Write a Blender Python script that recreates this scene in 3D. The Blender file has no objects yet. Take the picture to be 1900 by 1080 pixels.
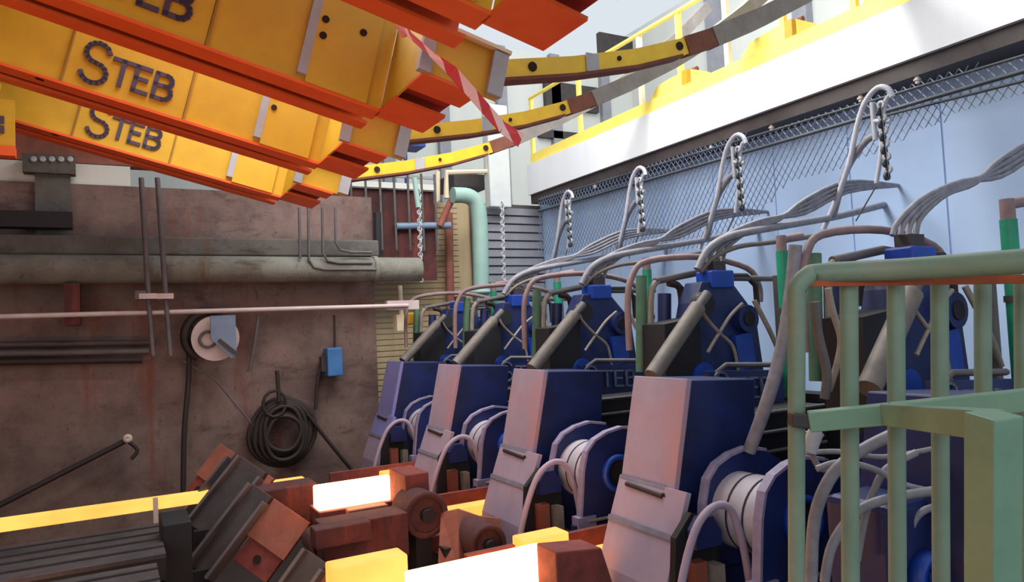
import bpy, math, random
from mathutils import Vector, Matrix
random.seed(7)
C = bpy.context.scene.collection
SC = bpy.context.scene

# ------------------------------------------------------------------ camera
F, CX, CY = 1350.0, 950.0, 540.0
_y = Vector((210-950, -(638-540), -F)).normalized()
_x = Vector((3406-950, 50, -F)); _x = (_x - _x.dot(_y)*_y).normalized()
_z = _x.cross(_y)
R = Matrix((_x, _y, _z))                       # world <- camera
cam_d = bpy.data.cameras.new('camera'); cam = bpy.data.objects.new('camera', cam_d); C.objects.link(cam)
cam_d.sensor_width = 36; cam_d.lens = F/1900*36; cam_d.clip_start = 0.05; cam_d.clip_end = 200
cam.matrix_world = R.to_4x4()
SC.camera = cam

def ray(px, py): return R @ Vector(((px-CX)/F, -(py-CY)/F, -1.0))
def at(px, py, ax, v):                         # photo pixel -> point on the plane ax = v
    r = ray(px, py); return r*(v/r['XYZ'.index(ax)])
def deep(px, py, d): return ray(px, py)*d

# ------------------------------------------------------------------ light
SC.view_settings.view_transform = 'Standard'; SC.view_settings.look = 'None'
SC.view_settings.exposure = 0.0; SC.view_settings.gamma = 1.0; SC.view_settings.use_curve_mapping = False
W = bpy.data.worlds.new('world'); SC.world = W; W.use_nodes = True
W.node_tree.nodes['Background'].inputs[0].default_value = (0.86, 0.93, 1.0, 1)
W.node_tree.nodes['Background'].inputs[1].default_value = 0.85

def area(name, loc, tgt, sx, sy, power, col):
    d = bpy.data.lights.new(name, 'AREA'); d.shape = 'RECTANGLE'; d.size = sx; d.size_y = sy
    d.energy = power; d.color = col
    o = bpy.data.objects.new(name, d); C.objects.link(o); o.location = loc
    o.rotation_euler = (Vector(tgt)-Vector(loc)).to_track_quat('-Z', 'Y').to_euler()
    return o
area('roof_skylight', (4.3, 5.5, 5.3), (5.9, 5.5, 2.2), 1.8, 9.0, 760, (1.0, 0.98, 0.95))
area('left_fill_light', (-5.5, -3.0, 2.2), (2.0, 2.0, -0.4), 5.0, 3.5, 170, (1.0, 0.97, 0.94))  # fill lamp added at left behind the camera, no opening there
area('far_hall_fill', (8.5, 10.5, 7.8), (11.5, 14.5, 3.5), 5.0, 4.0, 230, (1.0, 0.99, 0.96))  # extra lamp added to brighten the pale far building

# ------------------------------------------------------------------ materials
def srgb(r, g, b):
    f = lambda c: (c/255/12.92) if c/255 <= .04045 else ((c/255+.055)/1.055)**2.4
    return (f(r), f(g), f(b), 1)
MATS = {}
def mat(name, c1, c2=None, rough=.6, metal=0, scale=4, amt=.5, c3=None, bump=0, streak=False, emit=0):
    m = bpy.data.materials.new(name); m.use_nodes = True; nt = m.node_tree
    b = nt.nodes['Principled BSDF']; N = nt.nodes.new; L = nt.links.new
    b.inputs['Roughness'].default_value = rough; b.inputs['Metallic'].default_value = metal
    c1 = srgb(*c1); c2 = srgb(*c2) if c2 else tuple(x*.7 for x in c1[:3])+(1,)
    tc = N('ShaderNodeTexCoord'); mp = N('ShaderNodeMapping'); L(tc.outputs['Object'], mp.inputs[0])
    if streak: mp.inputs['Scale'].default_value = (1, 1, .12)
    n = N('ShaderNodeTexNoise'); n.inputs['Scale'].default_value = scale; n.inputs['Detail'].default_value = 6
    n.inputs['Roughness'].default_value = .65
    L(mp.outputs[0], n.inputs['Vector'])
    r = N('ShaderNodeValToRGB'); r.color_ramp.elements[0].position = .5-.3*(1-amt)-.12; r.color_ramp.elements[1].position = .5+.3*(1-amt)+.12
    r.color_ramp.elements[0].color = c2; r.color_ramp.elements[1].color = c1
    L(n.outputs['Fac'], r.inputs[0]); out = r.outputs[0]
    if c3:
        n2 = N('ShaderNodeTexNoise'); n2.inputs['Scale'].default_value = scale*.35; n2.inputs['Detail'].default_value = 8
        L(mp.outputs[0], n2.inputs['Vector'])
        r2 = N('ShaderNodeValToRGB'); r2.color_ramp.elements[0].position = .52; r2.color_ramp.elements[1].position = .72
        L(n2.outputs['Fac'], r2.inputs[0])
        mx = N('ShaderNodeMixRGB'); mx.inputs[2].default_value = srgb(*c3)
        L(r2.outputs[0], mx.inputs[0]); L(out, mx.inputs[1]); out = mx.outputs[0]
    L(out, b.inputs['Base Color'])
    if bump:
        bm_ = N('ShaderNodeBump'); bm_.inputs['Strength'].default_value = bump; bm_.inputs['Distance'].default_value = .02
        L(n.outputs['Fac'], bm_.inputs['Height']); L(bm_.outputs[0], b.inputs['Normal'])
    if emit:
        L(out, b.inputs['Emission Color']); b.inputs['Emission Strength'].default_value = emit
    MATS[name] = m; return m
M = MATS
mat('yellow_paint', (218, 172, 30), (190, 142, 28), .55, scale=3, amt=.3, c3=(196, 158, 44))
mat('glow_orange', (240, 104, 34), (224, 84, 26), .5, scale=5)  # billet glow on yellow beam paint, put into the base colour
mat('glow_orange_shade', (176, 44, 20), (126, 30, 18), .7, scale=6)  # darker copy: shade in the channel between the flanges, put into colour
mat('grey_edge', (176, 176, 184), (150, 148, 150), .6)
mat('ink', (84, 66, 88), (66, 52, 72), .7)
mat('joint_brown', (168, 124, 40), (140, 100, 36), .7)
mat('hole', (40, 18, 10), (25, 12, 8), .9)
mat('arm_yellow', (240, 200, 40), (215, 170, 50), .5, scale=6)
mat('bar_steel', (140, 135, 130), (112, 106, 104), .6, metal=.2, scale=8)
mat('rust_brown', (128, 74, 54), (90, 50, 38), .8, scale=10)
mat('wall_concrete', (142, 124, 120), (106, 86, 82), .9, scale=1.6, amt=.2, c3=(124, 76, 60), bump=.3, streak=True)
mat('wall_beige', (204, 184, 146), (150, 128, 98), .8, scale=2, c3=(110, 90, 74), streak=True)
mat('wall_blue', (184, 210, 246), (168, 194, 232), .55, scale=1, amt=.2, c3=(196, 218, 248), streak=True)
mat('louvre_grey', (150, 152, 160), (128, 128, 138), .6)
mat('white_wall', (216, 218, 212), (190, 194, 190), .8, scale=1.2, amt=.2, streak=True)
mat('fascia_white', (240, 243, 248), (222, 228, 236), .6, scale=2, streak=True)
mat('dark_steel', (72, 62, 62), (48, 42, 44), .6, scale=8)
mat('black_steel', (30, 28, 34), (20, 19, 24), .7)
mat('rail_yellow', (252, 234, 120), (246, 220, 90), .5)
mat('cream_paint', (240, 226, 196), (220, 200, 172), .6)
mat('pipe_grey', (140, 138, 130), (100, 98, 92), .7, scale=5, c3=(116, 100, 70))
mat('duct_grey', (112, 106, 102), (78, 74, 72), .7, scale=5)
mat('pipe_aqua', (156, 188, 180), (138, 172, 164), .5)
mat('pipe_white', (216, 222, 222), (196, 202, 204), .6)
mat('rod_light', (204, 188, 188), (176, 158, 158), .5)
mat('conduit', (104, 98, 100), (74, 68, 70), .6)
mat('cable_black', (52, 40, 38), (36, 28, 28), .7)
mat('wall_blue_box', (70, 128, 190), (50, 100, 160), .5)
mat('plate_steelblue', (126, 146, 176), (108, 126, 150), .5)
mat('pink_plate', (170, 154, 174), (150, 132, 152), .75, scale=5, amt=.3, c3=(182, 136, 142), bump=.1)
mat('lilac_plate', (140, 140, 196), (124, 118, 180), .7, scale=5)
mat('seam_grey', (128, 130, 146), (104, 100, 116), .7, scale=12)
mat('blue_paint', (28, 44, 104), (20, 30, 74), .5, scale=5, c3=(24, 28, 58))
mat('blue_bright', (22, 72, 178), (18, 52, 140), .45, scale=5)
mat('edge_worn', (160, 150, 178), (120, 110, 140), .5, scale=14)
mat('drum_cream', (196, 186, 192), (164, 158, 172), .5, scale=5, c3=(130, 140, 186))
mat('scale_rust', (140, 66, 58), (92, 42, 40), .85, scale=9, c3=(66, 40, 42), bump=.3)
mat('hose_tan', (122, 112, 104), (82, 76, 72), .6, scale=12)
mat('hose_beige', (156, 146, 136), (116, 106, 98), .6, scale=12)
mat('hose_grey', (150, 148, 158), (106, 104, 112), .5, scale=14)
mat('hose_white', (196, 198, 208), (160, 160, 174), .5, scale=14)
mat('pipe_red', (150, 122, 120), (112, 94, 98), .6, scale=8)
mat('green_post', (30, 150, 116), (22, 118, 90), .5, scale=6)
mat('green_dull', (86, 122, 96), (64, 92, 74), .6, scale=8)
mat('rail_green', (132, 154, 136), (108, 130, 112), .55, scale=7, c3=(148, 132, 112))
mat('rail_green_box', (122, 160, 136), (102, 138, 116), .5, scale=6)
mat('rust_orange', (186, 88, 46), (130, 64, 42), .8, scale=12)
mat('emboss_grey', (112, 118, 140), (84, 90, 112), .6)
mat('mesh_wire', (140, 154, 180), (116, 128, 150), .5)
mat('chain_metal', (196, 200, 206), (150, 154, 162), .5)
mat('chain_dark', (70, 78, 84), (48, 54, 60), .6)
mat('floor_dark', (60, 48, 46), (40, 32, 32), .95, scale=2)
mat('hook_knob', (220, 205, 190), (190, 170, 160), .5)
mat('valve_yellow', (214, 160, 40), (190, 130, 30), .5)
mat('roof_sheet', (120, 118, 116), (100, 98, 96), .8)
mat('bar_rust', (160, 96, 78), (112, 66, 56), .75, scale=7, c3=(140, 66, 46), bump=.2)

def stained(name, cols, rust, dark):
    m = bpy.data.materials.new(name); m.use_nodes = True; nt = m.node_tree; N = nt.nodes.new; L = nt.links.new
    b = nt.nodes['Principled BSDF']; b.inputs['Roughness'].default_value = .92
    tc = N('ShaderNodeTexCoord')
    def noise(scale, sc, detail=8):
        mp = N('ShaderNodeMapping'); mp.inputs['Scale'].default_value = sc; L(tc.outputs['Object'], mp.inputs[0])
        n = N('ShaderNodeTexNoise'); n.inputs['Scale'].default_value = scale; n.inputs['Detail'].default_value = detail; n.inputs['Roughness'].default_value = .7
        L(mp.outputs[0], n.inputs['Vector']); return n.outputs['Fac']
    def ramp(f, p0, p1, c0=(0,0,0,1), c1=(1,1,1,1)):
        r = N('ShaderNodeValToRGB'); r.color_ramp.elements[0].position = p0; r.color_ramp.elements[1].position = p1
        r.color_ramp.elements[0].color = c0; r.color_ramp.elements[1].color = c1; L(f, r.inputs[0]); return r.outputs[0]
    def mix(f, a, c):
        x = N('ShaderNodeMixRGB'); L(f, x.inputs[0]); L(a, x.inputs[1]); x.inputs[2].default_value = srgb(*c); return x.outputs[0]
    big = noise(1.3, (1,1,1)); out = ramp(big, .38, .62, srgb(*cols[1]), srgb(*cols[0]))
    out = mix(ramp(noise(2.2, (1.6,1,.22)), .55, .74), out, rust)
    out = mix(ramp(noise(3.0, (.5,1,1.4), 10), .56, .72), out, dark)
    out = mix(ramp(noise(14, (1,1,.5), 4), .6, .78), out, dark)
    L(out, b.inputs['Base Color'])
    bm_ = N('ShaderNodeBump'); bm_.inputs['Strength'].default_value = .5; bm_.inputs['Distance'].default_value = .02
    L(noise(9, (1,1,1)), bm_.inputs['Height']); L(bm_.outputs[0], b.inputs['Normal'])
    MATS[name] = m
stained('wall_concrete', ((130,108,102),(96,79,76)), (118,64,50), (72,54,52))
stained('pipe_grey', ((128,128,120),(98,96,90)), (104,84,60), (66,60,54))
stained('duct_grey', ((100,98,94),(76,74,72)), (96,74,62), (54,50,48))
stained('dark_grime', ((88,78,78),(62,56,58)), (92,66,58), (42,36,40))
stained('dark_rust', ((96,48,46),(62,36,38)), (130,62,50), (44,34,36))

def hot(name, col, strength, scale=3):
    m = bpy.data.materials.new(name); m.use_nodes = True; nt = m.node_tree; b = nt.nodes['Principled BSDF']
    N = nt.nodes.new; L = nt.links.new
    b.inputs['Base Color'].default_value = (.25, .08, .03, 1); b.inputs['Roughness'].default_value = .8
    n = N('ShaderNodeTexNoise'); n.inputs['Scale'].default_value = scale; tc = N('ShaderNodeTexCoord'); L(tc.outputs['Object'], n.inputs['Vector'])
    r = N('ShaderNodeValToRGB'); r.color_ramp.elements[0].position = .3; r.color_ramp.elements[1].position = .6
    r.color_ramp.elements[0].color = (col[0], col[1]*.75, col[2]*.6, 1); r.color_ramp.elements[1].color = (*col, 1)
    L(n.outputs['Fac'], r.inputs[0]); L(r.outputs[0], b.inputs['Emission Color']); b.inputs['Emission Strength'].default_value = strength
    MATS[name] = m
hot('hot_white', (1.0, .50, .22), 13)
hot('hot_yellow', (1.0, .50, .10), 1.5)
hot('hot_orange', (1.0, .30, .05), 1.0)
# barrier tape
m = bpy.data.materials.new('barrier_tape'); m.use_nodes = True; nt = m.node_tree; N = nt.nodes.new; L = nt.links.new
b = nt.nodes['Principled BSDF']; tc = N('ShaderNodeTexCoord'); w = N('ShaderNodeTexWave'); w.wave_type = 'BANDS'; w.bands_direction = 'X'
w.inputs['Scale'].default_value = 2.6; w.inputs['Phase Offset'].default_value = 1.0
mp = N('ShaderNodeMapping'); mp.inputs['Rotation'].default_value = (0, .35, 0)
L(tc.outputs['Object'], mp.inputs[0]); L(mp.outputs[0], w.inputs['Vector'])
r = N('ShaderNodeValToRGB'); r.color_ramp.interpolation = 'CONSTANT'; r.color_ramp.elements[0].color = srgb(205, 40, 44); r.color_ramp.elements[1].color = srgb(240, 190, 186)
r.color_ramp.elements[1].position = .5; L(w.outputs['Fac'], r.inputs[0]); L(r.outputs[0], b.inputs['Base Color']); b.inputs['Roughness'].default_value = .4
MATS['barrier_tape'] = m

# ------------------------------------------------------------------ mesh builder
class MB:
    def __init__(s): s.v = []; s.f = []; s.sm = []
    def _add(s, vs, fs, smooth=False):
        k = len(s.v); s.v += [Vector(v) for v in vs]
        for f in fs: s.f.append([k+i for i in f]); s.sm.append(smooth)
        return s
    def box(s, a, b):
        x0, y0, z0 = a; x1, y1, z1 = b
        return s._add([(x0,y0,z0),(x1,y0,z0),(x1,y1,z0),(x0,y1,z0),(x0,y0,z1),(x1,y0,z1),(x1,y1,z1),(x0,y1,z1)],
                      [(0,3,2,1),(4,5,6,7),(0,1,5,4),(1,2,6,5),(2,3,7,6),(3,0,4,7)])
    def obb(s, c, ax, h):
        c = Vector(c); A = [Vector(a).normalized()*k for a, k in zip(ax, h)]
        vs = []
        for sz in (-1, 1):
            for sx, sy in ((-1,-1),(1,-1),(1,1),(-1,1)): vs.append(c+A[0]*sx+A[1]*sy+A[2]*sz)
        return s._add(vs, [(0,3,2,1),(4,5,6,7),(0,1,5,4),(1,2,6,5),(2,3,7,6),(3,0,4,7)])
    def beam(s, p, q, w, h, up=(0,0,1)):          # rectangular bar from p to q
        p = Vector(p); q = Vector(q); d = (q-p); a = d.normalized(); side = a.cross(Vector(up)).normalized(); u = side.cross(a)
        return s.obb((p+q)/2, (a, side, u), (d.length/2, w/2, h/2))
    def prism(s, pts, y0, y1):                     # XZ outline swept along Y
        n = len(pts); vs = [(x, y0, z) for x, z in pts]+[(x, y1, z) for x, z in pts]
        return s._add(vs, [list(range(n)), list(range(2*n-1, n-1, -1))]+[(i, i+n, (i+1)%n+n, (i+1)%n) for i in range(n)])
    def strip(s, pts, t, y0, y1):                  # thin bent sheet: open XZ path given thickness t
        P = [Vector((x, 0, z)) for x, z in pts]; off = []
        for i, p in enumerate(P):
            a = (P[min(i+1, len(P)-1)]-P[max(i-1, 0)]).normalized(); nrm = Vector((-a.z, 0, a.x)); off.append(p+nrm*t)
        for i in range(len(P)-1):
            s.prism([(P[i].x,P[i].z),(P[i+1].x,P[i+1].z),(off[i+1].x,off[i+1].z),(off[i].x,off[i].z)], y0, y1)
        return s
    def tube(s, pts, r, seg=10, smooth=True, sub=0, flat=None):
        P = [Vector(p) for p in pts]
        if sub:                                    # Catmull-Rom
            Q = []
            for i in range(len(P)-1):
                p0 = P[max(i-1,0)]; p1 = P[i]; p2 = P[i+1]; p3 = P[min(i+2,len(P)-1)]
                for k in range(sub):
                    t = k/sub
                    Q.append(.5*((2*p1)+(p2-p0)*t+(2*p0-5*p1+4*p2-p3)*t*t+(3*p1-p0-3*p2+p3)*t**3))
            Q.append(P[-1]); P = Q
        rr = r if isinstance(r, (list, tuple)) else [r]*len(P)
        if len(rr) != len(P): rr = [rr[0]+(rr[-1]-rr[0])*i/(len(P)-1) for i in range(len(P))]
        vs = []; fs = []; prev = None
        for i, p in enumerate(P):
            d = (P[min(i+1,len(P)-1)]-P[max(i-1,0)]).normalized()
            if prev is None:
                ref = Vector((0,0,1)) if abs(d.z) < .9 else Vector((0,1,0)); u = d.cross(ref).normalized()
            else: u = (prev-d*prev.dot(d)).normalized()
            prev = u; w = d.cross(u)
            for k in range(seg):
                a = 2*math.pi*k/seg; vs.append(p+(u*math.cos(a)+w*math.sin(a))*rr[i])
        n = len(P)
        for i in range(n-1):
            for k in range(seg): fs.append((i*seg+k, i*seg+(k+1)%seg, (i+1)*seg+(k+1)%seg, (i+1)*seg+k))
        s._add(vs, fs, smooth)
        s._add([vs[k] for k in range(seg)], [list(range(seg-1,-1,-1))]); s._add([vs[(n-1)*seg+k] for k in range(seg)], [list(range(seg))])
        return s
    def ring(s, c, axis, ro, ri, h, seg=24):        # flat washer / collar
        c = Vector(c); a = Vector(axis).normalized(); ref = Vector((0,0,1)) if abs(a.z) < .9 else Vector((1,0,0))
        u = a.cross(ref).normalized(); w = a.cross(u); vs = []; fs = []
        for k in range(seg):
            t = 2*math.pi*k/seg; d = u*math.cos(t)+w*math.sin(t)
            vs += [c+d*ro, c+d*ri, c+d*ro+a*h, c+d*ri+a*h]
        for k in range(seg):
            i = 4*k; j = 4*((k+1)%seg)
            fs += [(i, j, j+2, i+2), (i+1, i+3, j+3, j+1), (i, i+1, j+1, j), (i+2, j+2, j+3, i+3)]
        return s._add(vs, fs, True)
    def build(s, name, m, parent=None, bevel=0):
        org = Vector(parent['_o']) if parent is not None and '_o' in parent else Vector((0,0,0))
        if parent is None:
            org = Vector([(min(v[i] for v in s.v)+max(v[i] for v in s.v))/2 for i in range(2)]+[min(v.z for v in s.v)])
        me = bpy.data.meshes.new(name); me.from_pydata([v-org for v in s.v], [], s.f); me.validate()
        import bmesh
        bb = bmesh.new(); bb.from_mesh(me)
        for f, sm in zip(bb.faces, s.sm): f.smooth = sm
        bmesh.ops.recalc_face_normals(bb, faces=bb.faces)
        bb.to_mesh(me); bb.free(); me.materials.append(M[m])
        o = bpy.data.objects.new(name, me); C.objects.link(o)
        if parent is not None: o.parent = parent; o['_o'] = list(org)
        else: o.location = org; o['_o'] = list(org)
        if bevel:
            bv = o.modifiers.new('bevel', 'BEVEL'); bv.width = bevel; bv.segments = 2; bv.limit_method = 'ANGLE'
        return o

def tag(o, label, cat, group=None, kind=None):
    o['label'] = label; o['category'] = cat
    if group: o['group'] = group
    if kind: o['kind'] = kind
    return o
def thing(name, loc, label, cat, group=None):
    o = bpy.data.objects.new(name, None); C.objects.link(o); o.location = loc; o['_o'] = list(loc); o.empty_display_size = .1
    return tag(o, label, cat, group)
def struct(name, mb, m):
    o = mb.build(name, m); o['kind'] = 'structure'; return o
def copy_tree(o, delta, label=None, parent=None, skip=()):
    c = o.copy(); C.objects.link(c)
    if parent is None:
        c.location = o.location + Vector(delta); c['label'] = label
        if '_o' in c: c['_o'] = list(Vector(o['_o'])+Vector(delta))
    else: c.parent = parent
    for ch in list(o.children):
        if ch.name.split('.')[0] in skip: continue
        copy_tree(ch, delta, None, c, skip)
    return c

# letters: strokes in a unit box (x right, y up)
def arc(cx, cy, rx, ry, a0, a1, n=8):
    return [(cx+rx*math.cos(math.radians(a0+(a1-a0)*i/n)), cy+ry*math.sin(math.radians(a0+(a1-a0)*i/n))) for i in range(n+1)]
GLY = {'S': [arc(.5,.75,.42,.25,20,270,10)+arc(.5,.25,.45,.25,90,-165,10)[1:]],
       'T': [[(0,1),(1,1)], [(.5,1),(.5,0)]],
       'E': [[(.95,1),(.1,1),(.1,0),(.95,0)], [(.1,.52),(.8,.52)]],
       'B': [[(.1,0),(.1,1),(.6,1)]+arc(.6,.77,.3,.23,90,-90,6)[1:]+[(.1,.54)], [(.6,.54)]+arc(.6,.27,.36,.27,90,-90,6)[1:]+[(.1,0)]]}
def write(mb, word, o, ux, uz, sizes, w, nrm, t):
    o = Vector(o); ux = Vector(ux).normalized(); uz = Vector(uz).normalized(); nrm = Vector(nrm)
    for ch, (x, y, sw, sh) in zip(word, sizes):
        for st in GLY[ch]:
            P = [o+ux*(x+px*sw)+uz*(y+py*sh) for px, py in st]
            for a, b_ in zip(P, P[1:]):
                d = (b_-a); L_ = d.length; d = d.normalized()
                mb.obb((a+b_)/2, (d, nrm, d.cross(nrm)), (L_/2+w*.4, t, w/2))

# ------------------------------------------------------------------ the hall
FZ = -2.4
struct('floor', MB().box((-7,-4,FZ-.2),(10,16,FZ)), 'floor_dark')
struct('wall_back', MB().box((-7, 8.95, FZ),(2.93, 9.25, 1.72)), 'wall_concrete')
mb = MB().box((2.93, 10.3, FZ),(6.6, 10.4, 1.95))
for i in range(38): mb.box((2.93, 10.288, -1.2+i*.083),(4.75, 10.3, -1.2+i*.083+.055))
struct('wall_recess', mb, 'wall_beige')
struct('wall_recess_side', MB().box((2.83, 9.25, FZ),(2.93, 10.3, 1.72)), 'wall_concrete')
mb = MB().box((6.25, -2, FZ),(6.4, 10.3, 2.0))
for i in range(14): mb.box((6.235, -1.8+i*.9, FZ),(6.25, -1.8+i*.9+.03, 2.0))
struct('wall_right', mb, 'wall_blue')
struct('wall_left', MB().box((-7.2,-4,FZ),(-7,16,5)), 'wall_concrete')
mb = MB().box((-7.2,-3.0,4.6),(1.2,11,4.8))
struct('shade_ceiling', mb, 'roof_sheet')  # unseen part roof, added to darken the left and back of the hall
# far hall building behind, pale and bright, with dark bays
struct('wall_far', MB().box((-7,15.8,FZ),(13,16,7)).box((12.8,-1,2.0),(13,16,8)), 'white_wall')
mb = MB()
for a, b_ in (((1010,150),(1110,210)),((1000,240),(1080,262)),((1110,60),(1180,120))):
    p = at(*a, 'Y', 15.7); q = at(*b_, 'Y', 15.7); mb.box((p.x, 15.65, q.z),(q.x, 15.8, p.z))
gp_=MB()
for y in (2.5,5.0,7.5,10.0,12.5): gp_.box((12.6,y-.18,2.0),(12.8,y+.18,8.0))
for x in (4.2,5.6,7.0,8.6,10.2,11.8): gp_.box((x-.14,15.65,FZ),(x+.14,15.8,7.0))
struct('trim_4', gp_, 'louvre_grey')
tag(mb.build('dark_bay', 'dark_steel'), 'dark open bays in the pale far building above the walkway', 'opening', kind='structure')

# steel deck with white fascia
mb = MB().box((5.85, -2, 2.06),(5.9, 9.95, 2.54)).box((5.9, -2, 2.44),(12.8, 9.95, 2.54))
struct('trim_1', mb, 'fascia_white')
struct('trim_2', MB().box((5.9, -2, 1.92),(6.3, 9.95, 2.06)).box((6.0,-2,2.06),(6.2,9.95,2.44)), 'dark_steel')
for i, (px, py) in enumerate(((1104,345),(1318,247),(1430,213),(1595,158),(1700,122))):
    p = at(px, py, 'X', 5.93)
    tag(MB().tube([(5.93,p.y,1.94),(5.93,p.y,1.86)], .018, 8).tube([(5.93,p.y,1.9),(5.93,p.y,1.885)], .03, 6).build('hanger_bolt', 'hook_knob'),
        'small pale bolt head under the white walkway edge, '+['leftmost, above the furthest hose loops','second from the left','third from the left','second from the right','rightmost'][i], 'bolt', 'bolt heads under the walkway')

# walkway guardrail
gr = thing('guardrail', (5.95, 4, 2.54), 'yellow guardrail with kickboard running along the white edged upper walkway', 'guardrail')
mb = MB()
MB().box((5.9,-1.5,2.54),(5.915,9.9,2.71)).build('kickboard','rail_yellow',gr)
MB().tube([(5.93,-1.5,3.62),(5.93,9.9,3.62)], .028, 8).build('handrail','rail_yellow',gr)
MB().tube([(5.93,-1.5,3.12),(5.93,7.2,3.12)], .02, 8).build('mid_rail','rail_yellow',gr)
for y in (9.88, 8.53, 7.14, 6.41, 5.66, 4.91, 4.12, 3.4, 2.65, 1.9):
    MB().box((5.918, y-.03, 2.54),(5.97, y+.03, 3.62)).build('post', 'cream_paint' if y in (7.14,5.66) else 'rail_yellow', gr)
# curved bar guides on the walkway
GX = 5.98
gshape = [(1205,203),(1209,180),(1220,160),(1240,147),(1262,136),(1282,128),(1286,160),(1286,176)]
g = thing('bar_guide', (6.1, 6.1, 2.54), 'yellow curved bar guide on the walkway, furthest from the camera', 'guide', 'dummy bar guides on the walkway')
P = [at(x,y,'X',GX) for x,y in gshape]; zmin_=2.545
n_ = len(P); vs = [(GX, p.y, max(p.z, zmin_)) for p in P]+[(GX+.3, p.y, max(p.z, zmin_)) for p in P]
MB()._add(vs, [list(range(n_)), list(range(2*n_-1,n_-1,-1))]+[(i,(i+1)%n_,(i+1)%n_+n_,i+n_) for i in range(n_)]).build('side_plate','rail_yellow',g)
MB().tube([Vector((GX+.1,p.y,p.z+.02)) for p in P[1:6]], .03, 8).build('curved_strip','rust_brown',g)
q=at(1262,150,'X',GX-.05); q2=at(1278,180,'X',GX-.05)
MB().box((GX-.06,q2.y,q2.z),(GX,q.y,q.z+.1)).build('stop_block','valve_yellow',g)
copy_tree(g,(0,-1.5,0),'yellow curved bar guide on the walkway, middle of the three')
copy_tree(g,(0,-2.95,0),'yellow curved bar guide on the walkway, nearest the camera')

# grey hall frame at far end: zigzag white stair rail, column, louvres
sr = thing('stair_rail', at(828,370,'Y',10.0), 'white zigzag tubular stair rail beside the pale column', 'railing')
MB().tube([at(x,y,'Y',10.0) for x,y in ((905,245),(905,318),(828,320),(828,368))], .045, 8, smooth=False).build('outer_rail','cream_paint',sr)
MB().tube([at(x,y,'Y',10.15) for x,y in ((812,318),(812,372),(800,380))], .04, 8, smooth=False).build('inner_rail','cream_paint',sr)
p=at(835,324,'Y',10.6); q=at(900,352,'Y',10.6)
tag(MB().box((p.x,10.45,q.z),(q.x,11.2,p.z)).build('stair_landing','dark_steel'), 'dark stair landing beneath the white zigzag rail', 'landing')
p=at(905,250,'Y',9.9); q=at(950,385,'Y',9.9)
mb=MB().box((p.x,9.9,q.z),(q.x,10.1,p.z+.5))
cl=tag(mb.build('support_column','pipe_white',bevel=.02), 'pale grey vertical column at the far end of the walkway', 'column')
lv = thing('louvre_panel', (5.4,10.2,.3), 'grey horizontal louvre panel in the corner behind the aqua pipe', 'louvre')
MB().box((4.95,10.22,-.3),(6.23,10.27,1.95)).build('backing','conduit',lv)
for i in range(16): MB().obb((5.6,10.2,-.2+i*.135),((1,0,0),(0,1,-.25),(0,.25,1)),(.62,.02,.058)).build('slat','louvre_grey',lv)
ap = thing('elbow_pipe', at(890,540,'Y',9.4), 'thick pale aqua pipe with an elbow bending left at its top', 'pipe')
MB().tube([at(x,y,'Y',9.4) for x,y in ((893,548),(892,470),(890,410),(884,378),(868,364),(840,362))], .115, 16, sub=4).build('pipe_run','pipe_aqua',ap)
MB().ring(at(893,545,'Y',9.4), (0,0,1), .17, .115, .05).build('flange','pipe_aqua',ap)
bp = tag(MB().tube([at(842,362,'Y',9.55), at(815,420,'Y',9.55)],.05,8).tube([at(832,395,'Y',10.15), at(838,700,'Y',10.15)], .07, 8).build('brown_pipe','bar_rust'), 'brown vertical pipe on the beige siding left of the aqua pipe', 'pipe')
tag(MB().tube([at(855,540,'Y',9.7),at(852,680,'Y',9.7)],.04,8).build('drain_pipe','cream_paint'),'pinkish thin vertical pipe under the aqua elbow pipe','pipe')
for nm, x, y0, y1, lab in (('hanging_chain',777,355,520,'pale chain hanging in front of the beige siding'),('hanging_chain',931,378,530,'pale chain hanging in front of the grey louvre panel')):
    mb = MB(); n = 22
    mb.tube([at(x,y0,'Y',8.7),at(x+4,y1,'Y',8.7)],.008,5)
    a = at(x,y0,'Y',8.7); b_ = at(x+4,y1,'Y',8.7)
    for i in range(n):
        c = a.lerp(b_, i/(n-1)); mb.ring(c-Vector((0,.006,0)), (0,1,0) if i%2 else (1,0,0), .035, .02, .012, 10)
    tag(mb.build(nm,'chain_metal'), lab, 'chain')
tag(MB().tube([at(769,330,'Y',8.7),at(776,385,'Y',8.7)],.035,8).build('green_hanger','pipe_aqua'),'short pale green hanging tube above the left chain','tube')

# pale service gallery behind the beams
gl = thing('gallery_rail', at(730,345,'Y',9.6), 'pale horizontal gallery rail above the brown wall, right of the beams', 'railing')
a=at(650,343,'Y',9.6); b_=at(806,350,'Y',9.6)
MB().box((a.x,9.58,b_.z-.03),(b_.x,9.64,b_.z+.05)).build('lower_rail','white_wall',gl)
MB().box((a.x,9.58,b_.z+.13),(b_.x,9.62,b_.z+.17)).build('upper_rail','louvre_grey',gl)
for i in range(7):
    x=a.x+(b_.x-a.x)*i/6; MB().box((x-.015,9.57,b_.z-.9),(x+.015,9.59,b_.z+.2)).build('upright','duct_grey',gl)
wp = tag(MB().box((2.6,9.66,.7),(4.1,9.7,b_.z-.03)).build('cladding_panel','dark_rust'),'dark brown cladding under the pale gallery rail','panel')
p=at(760,255,'Y',10);q=at(790,272,'Y',10)
tag(MB().box((p.x,10.0,q.z),(q.x,10.4,p.z)).tube([(p.x,10.2,q.z),(p.x,10.2,1.95)],.03,6).build('blue_drum','blue_bright'),'small blue object glimpsed between the beam and yellow arm','box')
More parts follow.
